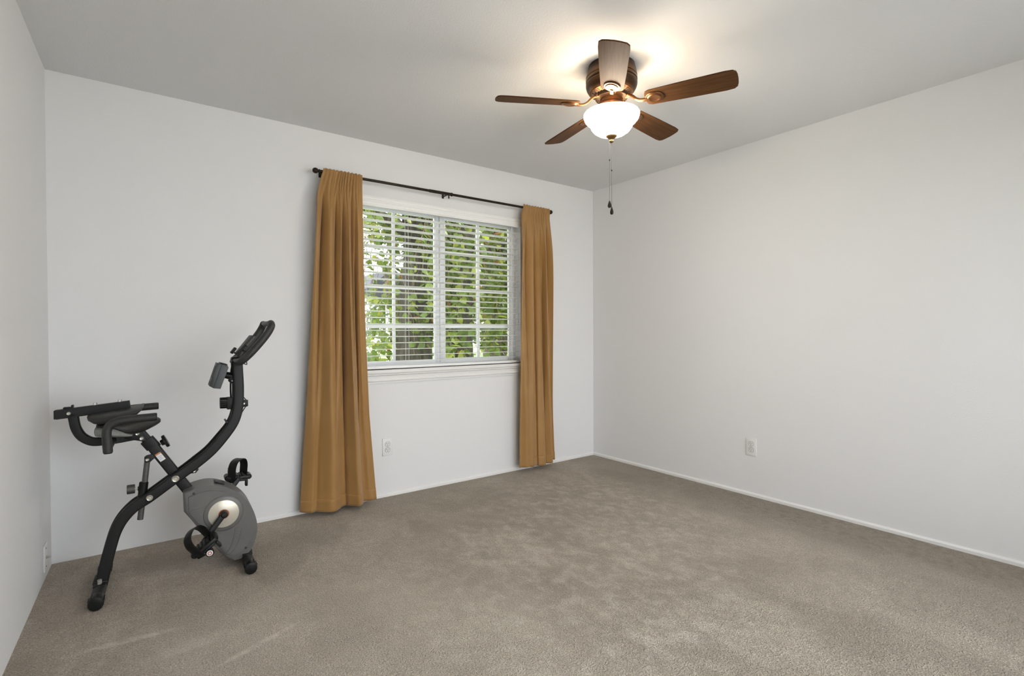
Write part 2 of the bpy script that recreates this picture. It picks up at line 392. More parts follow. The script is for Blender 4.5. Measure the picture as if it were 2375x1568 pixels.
# ------------------------------------------------------------------ window
win = thing('window_1', 'white vinyl sliding window with gridded panes between the curtains', 'window', (0, 0, 0), kind='structure')
FY0, FY1 = D + .075, D + .125
b = B()
for x0, x1, z0, z1 in ((WX0, WX0 + .035, WZ0, WZ1), (WX1 - .03, WX1, WZ0, WZ1), (WX0, WX1, WZ0, WZ0 + .03), (WX0, WX1, WZ1 - .035, WZ1)):
    b.box(x0, x1, FY0, FY1, z0, z1, .004, 2)
obj('frame', b, m_vinyl, win)
def sash(x0, x1, y0, y1, name, st=.038):
    z0, z1 = WZ0 + .022, WZ1 - .028
    b = B()
    b.box(x0, x0 + st, y0, y1, z0, z1, .004, 2); b.box(x1 - st, x1, y0, y1, z0, z1, .004, 2)
    b.box(x0 + st - .004, x1 - st + .004, y0, y1, z0, z0 + st * .8, .004, 2); b.box(x0 + st - .004, x1 - st + .004, y0, y1, z1 - st, z1, .004, 2)
    s = obj('sash', b, m_vinyl, win)
    gx0, gx1, gz0, gz1 = x0 + st, x1 - st, z0 + st * .8, z1 - st
    ym = (y0 + y1) / 2; mw = .011
    xc = (gx0 + gx1) / 2; zs = [1.186, 1.471, 1.752]
    obj('muntin', B().box(xc - mw, xc + mw, ym - .006, ym + .006, gz0, gz1, .002), m_vinyl, s)
    for z in zs: obj('muntin', B().box(gx0, gx1, ym - .0055, ym + .0055, z - .013, z + .013, .002), m_vinyl, s)
    xs = [gx0, xc, gx1]; zz = [gz0] + zs + [gz1]
    for i in range(2):
        for j in range(4):
            obj('pane', B().box(xs[i] + .002, xs[i + 1] - .002, ym - .0015, ym + .0015, zz[j] + .002, zz[j + 1] - .002), m_glass, s, 0)
    return s
sash(WX0 + .02, 1.898, FY0 + .028, FY0 + .048, 'sash')
s2 = sash(1.896, WX1 - .018, FY0 + .004, FY0 + .024, 'sash', .046)
obj('mullion', B().box(1.876, 1.922, FY0 + .022, FY1, WZ0 + .02, WZ1 - .02), m_vinyl, win, 0)
lt = obj('latch', B().box(1.872, 1.887, FY0 - .012, FY0 + .006, 1.455, 1.515, .004), m_vinyl, s2)

# unseen sliding glass door, added behind the camera to let in fill daylight
door = thing('fill_door_1', 'white framed sliding glass door, unseen, added in the wall facing the window for fill daylight', 'glass door', kind='structure')
b = B()
for x0, x1, z0, z1 in ((GX0, GX0 + .04, 0, GZ1), (GX1 - .04, GX1, 0, GZ1), (GX0, GX1, 0, .03), (GX0, GX1, GZ1 - .04, GZ1)): b.box(x0, x1, YB - .11, YB - .03, z0, z1, .004)
obj('frame', b, m_vinyl, door)
for k, (x0, x1) in enumerate(((GX0 + .03, (GX0 + GX1) / 2 + .03), ((GX0 + GX1) / 2 - .03, GX1 - .03))):
    y0 = YB - .065 - .03 * k; b = B()
    b.box(x0, x0 + .06, y0, y0 + .024, .02, GZ1 - .03, .003); b.box(x1 - .06, x1, y0, y0 + .024, .02, GZ1 - .03, .003)
    b.box(x0 + .055, x1 - .055, y0, y0 + .024, .02, .10, .003); b.box(x0 + .055, x1 - .055, y0, y0 + .024, GZ1 - .09, GZ1 - .03, .003)
    pn = obj('fill_door_panel', b, m_vinyl, door)
    obj('pane', B().box(x0 + .06, x1 - .06, y0 + .010, y0 + .014, .10, GZ1 - .09), m_glass, pn, 0)
    if k == 0: obj('handle', B().box(x0 + .018, x0 + .042, y0 + .022, y0 + .06, .95, 1.15, .006), m_vinyl, pn)

# ------------------------------------------------------------------ venetian blind
bl = thing('window_blind', 'white two inch slat blind, lowered and open in the window', 'window blind', ((WX0 + WX1) / 2, D + .03, WZ0))
BX0, BX1 = WX0 + .006 - bl.location.x, WX1 - .006 - bl.location.x
BZ = WZ0
prof = [(-.048, 2.002), (-.048, 2.010), (-.043, 2.014), (-.043, 2.030), (-.047, 2.036), (-.047, 2.044), (-.041, 2.050), (-.041, 2.060), (-.046, 2.066), (-.046, 2.070), (-.034, 2.070), (-.034, 2.002)]
obj('valance', B().prism([(a, z - BZ) for a, z in prof], BX0 - .002, BX1 + .002, 'yz'), m_slat, bl, 25)
obj('headrail', B().box(BX0, BX1, -.026, .024, 2.022 - BZ, 2.066 - BZ, .003), m_slat, bl)
tilt = math.radians(5); SW = .025
sec = []
for i in range(7):
    a = -SW + 2 * SW * i / 6; sec.append((a, .0016 * (1 - (a / SW) ** 2)))
sec = sec + [(a, z - .0024) for a, z in sec[::-1]]
ct, sn = math.cos(tilt), math.sin(tilt)
# room side (negative y) edge lifted
sec = [(a * ct + z * sn, -a * sn + z * ct) for a, z in sec]
slat_me = None
NS = 24; PITCHZ = .0446; z0s = .936 - BZ
for k in range(NS):
    z = z0s + PITCHZ * k
    if slat_me is None:
        s = obj('slat', B().prism(sec, BX0 + .002, BX1 - .002, 'yz'), m_slat, bl, 30); slat_me = s.data
    else: s = obj_me('slat', slat_me, bl)
    s.location = (0, 0, z); s.rotation_euler = (random.Random(k).uniform(-.012, .012), 0, 0)
obj('bottom_rail', B().box(BX0 + .002, BX1 - .002, -.026, .024, .004, .024, .004), m_slat, bl)
for x in (1.291, 1.599, 1.89, 2.201, 2.516):
    x -= bl.location.x
    for yy in (-.0275, .0265):
        obj('ladder_cord', B().tube([(x, yy, .02), (x, yy, 2.03 - BZ)], .0014, 6, (1, 0, 0)), m_cord, bl)
    b = B()
    for k in range(NS): b.tube([(x, -.0275, z0s + PITCHZ * k + .0022), (x, .0265, z0s + PITCHZ * k - .0052)], .0008, 5, (1, 0, 0))
    obj('ladder_rung', b, m_cord, bl)['kind'] = 'stuff'
xt = 2.575 - bl.location.x
pc = obj('pull_cord', B().tube([(xt, -.031, 2.02 - BZ), (xt + .003, -.033, 1.6 - BZ), (xt, -.032, 1.24 - BZ)], .0011, 6, (1, 0, 0)), m_cord, bl)
obj('tassel', B().lathe([(0, .03), (.003, .028), (.006, .01), (.0075, 0), (0, 0)], 12, Matrix.Translation((xt, -.032, 1.215 - BZ))), m_cord, pc)

# ------------------------------------------------------------------ curtain rod
ROD_Y, ROD_Z = 3.315, 2.152
rd = thing('curtain_rod', 'dark bronze curtain rod with ball finials over the window', 'curtain rod', (1.89, ROD_Y, ROD_Z))
obj('rod', B().cyl((-.935, 0, 0), (.945, 0, 0), .0092, seg=16), m_bronze_rod, rd)
obj('rod_sleeve', B().cyl((-.17, 0, 0), (.005, 0, 0), .0112, seg=16, bev=.001), m_bronze_rod, rd)
obj('ring', B().lathe([(.0095, -.006), (.0135, -.004), (.0135, .004), (.0095, .006)], 16, Matrix.Rotation(PI / 2, 4, 'Y')), m_bronze_rod, rd).location = (.012, 0, 0)
fp = [(0, .040), (.008, .0385), (.0145, .033), (.0175, .024), (.0165, .015), (.0115, .008), (.008, .005), (.0085, .003), (.0125, .001), (.0125, -.004), (.009, -.008), (.0105, -.014), (.0105, -.020), (.0075, -.022)]
for x, sg in ((-.935, -1), (.945, 1)):
    o = obj('finial', B().lathe(fp, 24, Matrix.Rotation(sg * PI / 2, 4, 'Y')), m_bronze_rod, rd); o.location = (x, 0, 0)
for x in (-.905, -.012, .90):
    b = B().box(x - .005, x + .005, .002, D - ROD_Y, -.005, .001, .001)
    b.box(x - .008, x + .008, D - ROD_Y - .004, D - ROD_Y, -.014, .016, .001)
    b.prism([(-.012, 0), (-.010, -.008), (0, -.0125), (.010, -.008), (.012, 0), (.009, .0), (.006, -.006), (0, -.008), (-.006, -.006), (-.009, 0)], x - .005, x + .005, 'yz')
    b.box(x - .005, x - .0015, -.004, 0, -.034, -.01); b.box(x + .0015, x + .005, -.004, 0, -.034, -.01); b.box(x - .005, x + .005, -.004, 0, -.022, -.018)
    obj('bracket', b, m_bronze_rod, rd)

# ------------------------------------------------------------------ curtains
def curtain(label, edges, zb, seed, fold_bottom, n_top, n_mid):
    """edges: list of (z, x_left, x_right); fold_bottom(s)->(dy) the deep folds; n_top gathers on the rod"""
    rnd = random.Random(seed); root_x = (edges[0][1] + edges[0][2]) / 2
    c_ = Vector((root_x, ROD_Y, 0))
    NSX, NT = 420, 80
    ztop = ROD_Z + .020
    ph = [rnd.uniform(0, 6.28) for _ in range(6)]
    def edge(z, k):
        for (za, *ea), (zb_, *eb) in zip(edges, edges[1:]):
            if za >= z >= zb_:
                t = (za - z) / (za - zb_); t = t * t * (3 - 2 * t) if False else t
                return ea[k] + (eb[k] - ea[k]) * t
        return edges[-1][1 + k] if z < edges[-1][0] else edges[0][1 + k]
    def P(s, t, off=0.0):
        z = ztop + (zb - ztop) * t
        xl, xr = edge(z, 0), edge(z, 1)
        dz = ztop - z
        w = min(1, max(0, (dz - .10) / 1.7)); w = w * w * (3 - 2 * w)      # 0 at the heading, 1 in the lower half
        sw = s + .042 * math.sin(6.3 * s * 1.3 + ph[0]) + .012 * math.sin(19 * s + ph[1])
        # small gathers on the rod
        g = -abs(math.sin(PI * n_top * sw + ph[2])) ** .8 + .5
        g2 = -abs(math.sin(PI * n_top * 1.9 * sw + ph[3])) + .6
        # pleats falling from the gathers : rounded in front, sharp creases behind
        m1 = -abs(math.sin(PI * n_mid * sw + ph[4])) ** .42 + .62
        fb, fx = fold_bottom(s)
        near_rod = math.exp(-((z - ROD_Z) / .030) ** 2)
        a_top = .011 * math.exp(-(dz / .20) ** 2)
        a_mid = (.088 + .020 * math.sin(7 * s + ph[5])) * (1 - math.exp(-(max(dz - .05, 0) / .22) ** 2)) * (1 - w) ** .65
        y = (g * a_top + g2 * .004 * math.exp(-(dz / .12) ** 2)) + m1 * a_mid + fb * w
        x = xl + (xr - xl) * (s + min(1, 7 * s * (1 - s)) * (fx * w + .35 / n_mid * math.sin(2 * PI * n_mid * sw + 2 * ph[4]) * .35 * min(1, a_mid / .03)))
        y = y * (1 - .55 * near_rod) - .013 * near_rod - .006 * (1 - w)
        y = min(y, -.0095) if near_rod > .35 else y
        y = min(y, .075)
        zz = z
        if t < .03: zz = z + .0028 * math.sin(2 * PI * n_top * .8 * s + ph[1]) * (1 - t / .03)
        if t > .97: zz = z + .006 * math.sin(7 * s + ph[2])
        return Vector((x, ROD_Y + y + off, zz)) - c_
    ts = [i / NT for i in range(NT + 1)]; ts = sorted(set(ts + [.006, .012, .018, .024, .035]))
    b = B().grid([[P(i / NSX, t) for i in range(NSX + 1)] for t in ts])
    o = obj('curtain', b, m_cloth, None, 0, recalc=False); o.location = c_
    for p in o.data.polygons: p.use_smooth = True
    so = o.modifiers.new('thickness', 'SOLIDIFY'); so.thickness = .0022; so.offset = 0
    tag(o, label, 'curtain', 'tan curtains on the rod')
    # doubled hem
    th = 1 - .075 / (ztop - zb)
    b = B().grid([[P(i / NSX, th + (1 - th) * k / 5, -.0026) for i in range(NSX + 1)] for k in range(6)])
    h_ = obj('hem', b, m_cloth, o, 0, recalc=False)
    for p in h_.data.polygons: p.use_smooth = True
    so = h_.modifiers.new('thickness', 'SOLIDIFY'); so.thickness = .002; so.offset = 0
    return o
def gauss(s, c, w): return math.exp(-((s - c) / w) ** 2)
def fold_left(s):
    y = .035 * (1 - s / .12) if s < .12 else 0
    y += -.055 * gauss(s, .34, .22) - .016 * math.sin(2 * PI * 3 * s + .6)
    y += .12 * gauss(s, .585, .016) - .075 * gauss(s, .70, .085) + .11 * gauss(s, .80, .014) - .045 * gauss(s, .90, .07) + .012 * gauss(s, .18, .03)
    x = .030 * gauss(s, .560, .035) - .030 * gauss(s, .612, .035) + .018 * gauss(s, .78, .03) - .018 * gauss(s, .825, .03)
    return y, x
def fold_right(s):
    y = -.045 * gauss(s, .22, .18) + .095 * gauss(s, .45, .015) - .045 * gauss(s, .56, .08) + .095 * gauss(s, .68, .015) - .035 * gauss(s, .80, .09) + .04 * gauss(s, .95, .06) + .006 * math.sin(2 * PI * 6 * s)
    x = .025 * gauss(s, .43, .04) - .02 * gauss(s, .48, .04) + .018 * gauss(s, .66, .04) - .018 * gauss(s, .71, .04)
    return y, x
curtain('tan curtain panel left of the window, flaring wide at the hem', [(2.20, .985, 1.222), (2.12, .965, 1.226), (2.0, .938, 1.228), (1.6, .915, 1.232), (1.175, .895, 1.24), (.6, .865, 1.262), (.03, .828, 1.308)], .030, 3, fold_left, 13, 4.7)
curtain('tan curtain panel right of the window, hanging nearly straight', [(2.20, 2.562, 2.832), (2.10, 2.540, 2.842), (1.6, 2.522, 2.862), (1.175, 2.520, 2.873), (.6, 2.517, 2.888), (.03, 2.512, 2.915)], .042, 8, fold_right, 12, 4.2)

# ------------------------------------------------------------------ wall outlets and cable plate
def outlet(label, loc, rz):
    t = thing('wall_outlet', label, 'outlet', loc, rz, 'duplex wall outlets')
    # local: x across, -y out of the wall, z up
    pl = obj('cover_plate', B().box(-.037, .037, -.006, 0, -.061, .061, .0025, 3), m_plate, t)
    for zc in (.0205, -.0205):
        n = 28; poly = []
        for i in range(n):
            a = 2 * PI * i / n; x, z = .0175 * math.cos(a), .0175 * math.sin(a); poly.append((x, max(-.0145, min(.0145, z)) + zc))
        rc = obj('receptacle', B().prism(poly, -.0085, -.005, 'xz', .0008, 1), m_plate, t)
        obj('slot', B().box(-.0078, -.0053, -.0088, -.008, zc - .001, zc + .0095), m_hole, rc, 0)
        obj('slot', B().box(.0053, .0073, -.0088, -.008, zc - .0002, zc + .0085), m_hole, rc, 0)
        obj('ground_hole', B().cyl((0, -.0088, zc - .0075), (0, -.008, zc - .0075), .0026, seg=12), m_hole, rc)
        b = B().tube([(p[0] * 1.06, -.0063, zc + (p[1] - zc) * 1.06) for p in poly], .0006, 6, (0, 1, 0), closed=True)
        obj('rim', b, m_hole, rc)
    obj('screw', B().cyl((0, -.0075, 0), (0, -.0055, 0), .003, seg=14), m_steel, t)
    return t
outlet('white duplex outlet on the wall below the window', (1.43, D, .345), 0)
outlet('white duplex outlet low on the bare right wall', (RX, 1.884, .342), -PI / 2)
yc = 3.212
t = thing('cable_plate', 'white cable plate with a metal coax connector low on the left wall', 'wall plate', (left_x(yc), yc, .103), PI / 2 - LA * -1)
obj('cover_plate', B().box(-.037, .037, -.006, 0, -.060, .060, .0025, 3), m_plate, t)
cx = obj('coax_connector', B().cyl((0, -.010, 0), (0, -.006, 0), .0075, seg=6), m_steel, t)
obj('threaded_post', B().lathe([(0, 0), (.0048, 0)] + [(.0048 - (.0005 if i % 2 else 0), .001 * i) for i in range(1, 13)] + [(.002, .012), (0, .012)], 16, Matrix.Translation((0, -.0095, 0)) @ Matrix.Rotation(PI / 2, 4, 'X')), m_steel, cx)
for z in (.042, -.042): obj('screw', B().cyl((0, -.0072, z), (0, -.005, z), .003, seg=12), m_tube, t)

# ------------------------------------------------------------------ ceiling fan
FX, FYC, BLZ = 1.906, 1.753, 2.252
fan = thing('ceiling_fan', 'five blade bronze hugger ceiling fan with lit frosted bowl', 'ceiling fan', (FX, FYC, H))
def zf(z): return z - H
hp = [(0, 2.44), (.112, 2.44), (.113, 2.432), (.1165, 2.42), (.121, 2.405), (.1235, 2.390), (.1235, 2.384), (.121, 2.382), (.121, 2.378), (.1245, 2.375), (.1245, 2.366), (.121, 2.363), (.121, 2.358), (.1245, 2.354), (.124, 2.345),
      (.120, 2.332), (.112, 2.318), (.104, 2.312), (.100, 2.315)]
hs = obj('motor_housing', B().lathe([(r, zf(z)) for r, z in hp], 64), m_bronze, fan, 30)
obj('vent_ring', B().lathe([(r, zf(z)) for r, z in ((.102, 2.316), (.101, 2.311), (.074, 2.297), (.072, 2.300), (.070, 2.31))], 64), m_copper, fan, 30)
vent_me = None
for k in range(30):
    a = 2 * PI * k / 30
    if vent_me is None:
        v = obj('vent_slot', B().box(.078, .098, -.0032, .0032, -.0015, .0015, .001, 1), m_hole, hs); vent_me = v.data
    else: v = obj_me('vent_slot', vent_me, hs)
    v.matrix_local = Matrix.Rotation(a, 4, 'Z') @ Matrix.Translation((.088, 0, zf(2.3033))) @ Matrix.Rotation(-.48, 4, 'Y') @ Matrix.Translation((-.088, 0, 0))
obj('rotor_hub', B().lathe([(r, zf(z)) for r, z in ((0, 2.312), (.078, 2.312), (.081, 2.305), (.081, 2.292), (.078, 2.284), (.066, 2.280), (0, 2.280))], 48), m_bronze, fan, 30)
obj('light_fitter', B().lathe([(r, zf(z)) for r, z in ((0, 2.282), (.055, 2.282), (.056, 2.262), (.060, 2.258), (.066, 2.250), (.067, 2.238), (.062, 2.232), (.058, 2.222), (.056, 2.214), (0, 2.214))], 48), m_copper, fan, 30)
for k in range(3):
    a = 2 * PI * k / 3 + .6
    obj('thumb_screw', B().cyl((.058 * math.cos(a), .058 * math.sin(a), zf(2.246)), (.078 * math.cos(a), .078 * math.sin(a), zf(2.246)), .0045, seg=12, bev=.001), m_copper, fan)
# glass bowl (lit) : open at the top
bp = [(.131, 2.212), (.1345, 2.207), (.1345, 2.198), (.130, 2.184), (.120, 2.172), (.109, 2.163), (.1035, 2.155), (.098, 2.142), (.086, 2.127), (.067, 2.114), (.044, 2.1055), (.020, 2.101), (0, 2.1005)]
inner = [(max(r - .004, 0), z + .004) for r, z in bp[::-1]]; inner[0] = (0, 2.1035)
bw = obj('glass_bowl', B().lathe([(r, zf(z)) for r, z in bp], 64), m_bowl, fan, 60)
obj('bowl_lining', B().lathe([(r, zf(z)) for r, z in [(.131, 2.212)] + inner[::-1][1:]], 64), m_lining, bw, 60)
tag(bw, 'glowing frosted white glass bowl')
fin = obj('bowl_finial', B().lathe([(r, zf(z)) for r, z in ((0, 2.104), (.022, 2.1045), (.0275, 2.102), (.026, 2.098), (.018, 2.092), (.010, 2.088), (.007, 2.086), (.0075, 2.084), (.0105, 2.080), (.0108, 2.076), (.008, 2.071), (.003, 2.068), (0, 2.0675))], 32), m_finial, fan, 40)
obj('lamp_stem', B().cyl((0, 0, zf(2.10)), (0, 0, zf(2.22)), .006), m_copper, fan)
# pull chains
def chain(dx, dy, z_end, z_joint, fob):
    n = int((2.085 - z_end) / .0042); b = B()
    for i in range(n):
        bmesh.ops.create_icosphere(b.bm, subdivisions=1, radius=.0014, matrix=Matrix.Translation((dx, dy, zf(2.085 - i * .0042))))
    b.tube([(dx, dy, zf(2.09)), (dx, dy, zf(z_end))], .0006, 5, (1, 0, 0))
    c = obj('pull_chain', b, m_tube, fan, 60)
    obj('connector', B().ball((dx, dy, zf(z_joint)), .0032, 10, (1, 1, 1.6)), m_bronze_rod, c)
    obj('fob', B().lathe([(r, zf(z_end) + z) for r, z in fob], 16, Matrix.Translation((dx, dy, 0))), m_bronze_rod, c, 50)
tear = [(0, .004), (.002, .002), (.004, -.004), (.0075, -.014), (.0095, -.023), (.0085, -.030), (.004, -.0335), (0, -.034)]
tear2 = [(0, .006), (.002, .004), (.0022, 0), (.0045, -.004), (.0075, -.016), (.0085, -.024), (.007, -.031), (.003, -.034), (0, -.034)]
rr = Vector((RV.x, RV.y, 0)).normalized()
chain(-.010 * rr.x, -.010 * rr.y, 1.785, 1.985, tear)
chain(.0 * rr.x + .001, .0, 1.752, 1.935, tear2)
# blades
A0 = .763 + PI
blade_poly = []
for x, y in ((.165, -.030), (.172, -.046), (.188, -.0535), (.35, -.0590), (.52, -.0635), (.553, -.0615), (.566, -.050), (.571, -.028), (.572, 0), (.571, .028), (.566, .050), (.553, .0615), (.52, .0635), (.35, .0590), (.188, .0535), (.172, .046), (.165, .030)): blade_poly.append((x, y))
pit = math.radians(-13)
bl_me = ir_me = md_me = None
blade_words = ['nearest the camera', 'to the right', 'at the back right', 'at the back left', 'to the left']
for k in range(5):
    Rz = Matrix.Rotation(A0 + k * 2 * PI / 5, 4, 'Z')
    tilt_m = Matrix.Translation((0, 0, zf(BLZ))) @ Matrix.Rotation(pit, 4, 'X')
    if bl_me is None:
        o = obj('blade', B().prism(blade_poly, -.003, .003, 'xy', .0015, 1), m_blade, fan, 40); bl_me = o.data
    else: o = obj_me('blade', bl_me, fan)
    o.matrix_local = Rz @ tilt_m
    if ir_me is None:
        pts = catmull([(.070, 0, .036), (.088, 0, .034), (.106, 0, .022), (.122, 0, .006), (.140, 0, -.004), (.165, 0, -.007), (.185, 0, -.007)], 6)
        b = B().sweep(pts, rrect(.018, .012, .004), (0, 1, 0)); b.box(.062, .084, -.014, .014, .030, .048, .004)
        io = obj('blade_iron', b, m_copper, fan); ir_me = io.data
    else: io = obj_me('blade_iron', ir_me, fan)
    io.matrix_local = Rz @ tilt_m
    if md_me is None:
        b = B().lathe([(0, -.009), (.018, -.0095), (.022, -.012), (.026, -.012), (.029, -.010), (.031, -.0085), (.036, -.0085), (.0385, -.006), (.0385, -.0032), (0, -.0032)], 36, Matrix.Translation((.208, 0, 0)) @ Matrix.Diagonal((1.12, 1, 1, 1)))
        mo = obj('medallion', b, m_copper, io, 30); md_me = mo.data
    else: mo = obj_me('medallion', md_me, io)
# bulbs inside the bowl
for k in range(2):
    ld = bpy.data.lights.new('bulb', 'POINT'); ld.energy = BULB_UP / 2; ld.color = (1.0, .83, .60); ld.shadow_soft_size = .028
    lo = bpy.data.objects.new('bulb_light', ld); COL.objects.link(lo); lo.parent = fan
    a = .4 + PI * k; lo.location = (.075 * math.cos(a), .075 * math.sin(a), zf(2.190))

# ------------------------------------------------------------------ exercise bike
BP0 = (-.118, 2.926, 0)
bike = thing('exercise_bike', 'black and grey folding exercise bike in the corner left of the window', 'exercise bike', BP0, math.radians(-2.817))
def part(name, b, m, parent=bike, smooth=35): return obj(name, b, m, parent, smooth)
def X(u, z, w=0): return (u, w, z)
# main curved frame : two parallel tubes
uz = [(.002, .03), (.006, .052), (.018, .113), (.034, .184), (.053, .254), (.081, .31), (.124, .357), (.181, .391), (.281, .462), (.362, .518), (.429, .574), (.485, .641), (.525, .704), (.544, .775), (.548, .865), (.545, .956), (.543, 1.0)]
path = catmull([X(u, z) for u, z in uz], 6)
for w in (-.030, .030):
    pts = [(p.x, w, p.z) for p in path]
    part('frame_tube', B().sweep(pts, rrect(.026, .047, .009), (0, 1, 0)), m_black)
part('frame_top_cap', B().box(.516, .570, -.045, .045, .992, 1.006, .004), m_black)
# bolts through the frame
def bolt(u, z, w, r=.0135, parent=bike, m=m_brass_pale, h=.006):
    return part('bolt', B().lathe([(0, h), (r * .3, h), (r * .33, h * .55), (r * .6, h * .6), (r * .62, h * .9), (r * .78, h), (r, h * .5), (r, 0), (0, 0)], 24, Matrix.Translation((u, w, z)) @ Matrix.Rotation(PI / 2, 4, 'X')), m, parent)
bolt(.281, .462, -.043, .0155); bolt(.181, .391, -.043, .0135)
# seat tube
d = Vector((.335 - .196, 0, .385 - .616)).normalized()
part('seat_tube', B().sweep([X(.190, .626), X(.340, .377)], rrect(.030, .047, .008), (0, 1, 0)), m_black)
part('seat_post', B().sweep([X(.140, .700), X(.200, .610)], rrect(.024, .038, .006), (0, 1, 0)), m_black)
part('collar', B().sweep([X(.172, .652), X(.196, .616)], rrect(.038, .056, .009), (0, 1, 0)), m_rubber)
kb = part('seat_knob', B().cyl((.198, 0, .614), (.222, 0, .628), .0085), m_rubber)
kd = Vector((.9, 0, .42)).normalized(); Q = kd.to_track_quat('Z', 'X').to_matrix().to_4x4()
star = [((.031 if i % 4 in (1, 2) else .027) * math.cos(2 * PI * i / 32), (.031 if i % 4 in (1, 2) else .027) * math.sin(2 * PI * i / 32)) for i in range(32)]
part('knob_grip', B().prism(star, 0, .013, 'xy', .004, 2, Matrix.Translation((.238, 0, .634)) @ Q), m_rubber, kb)
part('knob_hub', B().cyl((.226, 0, .6285), (.242, 0, .636), .013, .016), m_rubber, kb)
part('threaded_stem', B().cyl((.216, 0, .624), (.232, 0, .631), .005), m_steel, kb)
# sticker on the seat tube
st = Matrix.Translation((.223, -.0153, .568)) @ Matrix.Rotation(math.atan2(d.z, d.x) * -1, 4, 'Y')
lb = part('warning_sticker', B().box(-.021, .021, -.0006, 0, -.012, .012, 0, mtx=st), m_label, bike, 0); lb['label'] = 'small white sticker with an orange stripe'
part('stripe', B().box(-.021, -.014, -.001, -.0005, -.012, .012, 0, mtx=st), m_label2, lb, 0)
for i, (a0, a1) in enumerate(((-.008, .009), (-.008, .005), (-.008, .008))):
    part('print_line', B().box(-.004 + i * .007, -.0025 + i * .007, -.001, -.0005, a0, a1, 0, mtx=st), m_label3, lb, 0)
# rear support under seat
part('rear_support', B().sweep(catmull([X(-.088, .795), X(-.085, .770), X(-.078, .731), X(-.060, .694), (-.028, 0, .669), X(.007, .664), X(.064, .667), X(.100, .671), X(.150, .676)], 6), rrect(.030, .036, .006), (0, 1, 0)), m_black)
part('seat_bracket', B().prism([(.090, .668), (.150, .650), (.172, .648), (.152, .700), (.125, .700), (.092, .690)], -.020, .020, 'xz', .003, 2), m_black)
bolt(.139, .687, -.020, .0095); bolt(.154, .664, -.020, .0095)
# folded back rest: bar + pad
br = part('backrest_bar', B().sweep([X(-.144, .796), X(.112, .818)], rrect(.030, .040, .003), (0, 1, 0)), m_black)
bolt(-.100, .800, -.016, .008, br); 
for u in (-.012, .075): part('bolt_head', B().cyl((u, 0, .826 + u * .086), (u, 0, .838 + u * .086), .0075, seg=6), m_steel, br)
part('hook', B().box(-.120, -.085, -.012, .012, .818, .826, .003).box(-.093, -.085, -.012, .012, .82, .834, .002), m_black, br)
part('end_plug', B().box(-.150, -.143, -.014, .014, .777, .815, .002), m_rubber, br)
# pad : lofted cushion
def loft(stations, n=28, p=2.6):
    rows = []
    for u, hw, zt, zb in stations:
        zc, hz = (zt + zb) / 2, (zt - zb) / 2; ring = []
        for i in range(n):
            a = 2 * PI * i / n; c, s_ = math.cos(a), math.sin(a)
            ring.append((u, hw * math.copysign(abs(c) ** (2 / p), c), zc + hz * math.copysign(abs(s_) ** (2 / p), s_)))
        rows.append(ring)
    b = B().grid(rows, closed_u=True)
    b.bm.faces.new(b.rows[0][::-1]); b.bm.faces.new(b.rows[-1]); return b
part('backrest_pad', loft([(-.036, .05, .786, .776), (-.030, .085, .790, .764), (-.010, .110, .793, .750), (.020, .120, .797, .742), (.060, .120, .801, .745), (.105, .118, .806, .757), (.138, .112, .811, .776), (.155, .100, .814, .794), (.162, .08, .815, .808)]), m_foam)
# saddle
part('saddle', loft([(-.006, .05, .744, .734), (.0, .085, .750, .731), (.02, .112, .755, .730), (.06, .122, .758, .722), (.10, .115, .760, .690), (.14, .088, .762, .688), (.175, .058, .762, .699), (.205, .040, .757, .714), (.220, .026, .748, .724), (.226, .015, .742, .730)]), m_foam)
sh = part('saddle_shell', loft([(-.012, .06, .728, .702), (-.006, .100, .738, .694), (.01, .122, .744, .690), (.035, .129, .744, .687), (.065, .130, .738, .686), (.09, .122, .722, .685), (.110, .105, .704, .685), (.122, .085, .694, .685)]), m_shell); sh['label'] = 'grey plastic underside of the saddle'
part('saddle_mount', B().box(.02, .135, -.022, .022, .678, .694, .003), m_black)
# side grips
for sgn in (-1, 1):
    w = .2 * sgn
    pts = catmull([(.213, w, .781), (.16, w, .780), (.112, w, .778), (.075, w, .772), (.052, w, .758), (.043, w, .735), (.043, w, .70), (.046, w, .648)], 6)
    g = part('side_grip', B().tube(pts, .0172, 18, (0, 1, 0)), m_foam)
    part('grip_end', B().cyl((.2125, w, .781), (.216, w, .781), .0165, .015), m_rubber, g)
    part('grip_end', B().cyl((.046, w, .650), (.0462, w, .643), .0165, .0145), m_rubber, g)
part('grip_crossbar', B().cyl((.050, -.2, .668), (.050, .2, .668), .0125), m_black)
# height rod
rod_d = (Vector((.144, 0, .287)) - Vector((.174, 0, .56))).normalized()
part('adjust_rod', B().cyl((.174, 0, .562), (.144, 0, .287), .0118), m_tube)
sl = part('rod_sleeve', B().cyl((.1595, 0, .458), (.1500, 0, .372), .0178, bev=.002), m_rubber)
part('lug', B().prism([(.162, .572), (.170, .578), (.196, .583), (.204, .566), (.184, .548), (.168, .546), (.162, .556)], -.014, .014, 'xz', .003, 2), m_black)
bolt(.174, .562, -.0145, .008)
kn = part('rod_knob', B().cyl((.150, 0, .430), (.136, 0, .4305), .010), m_rubber, sl)
part('knob_shaft', B().cyl((.138, 0, .4303), (.122, 0, .431), .0045), m_steel, kn)
rib = [((.0205 if i % 2 else .0175) * math.cos(2 * PI * i / 32), (.0205 if i % 2 else .0175) * math.sin(2 * PI * i / 32)) for i in range(32)]
part('knob_grip', B().prism(rib, 0, .030, 'xy', .002, 1, Matrix.Translation((.096, 0, .432)) @ Matrix.Rotation(PI / 2, 4, 'Y')), m_tube, kn)
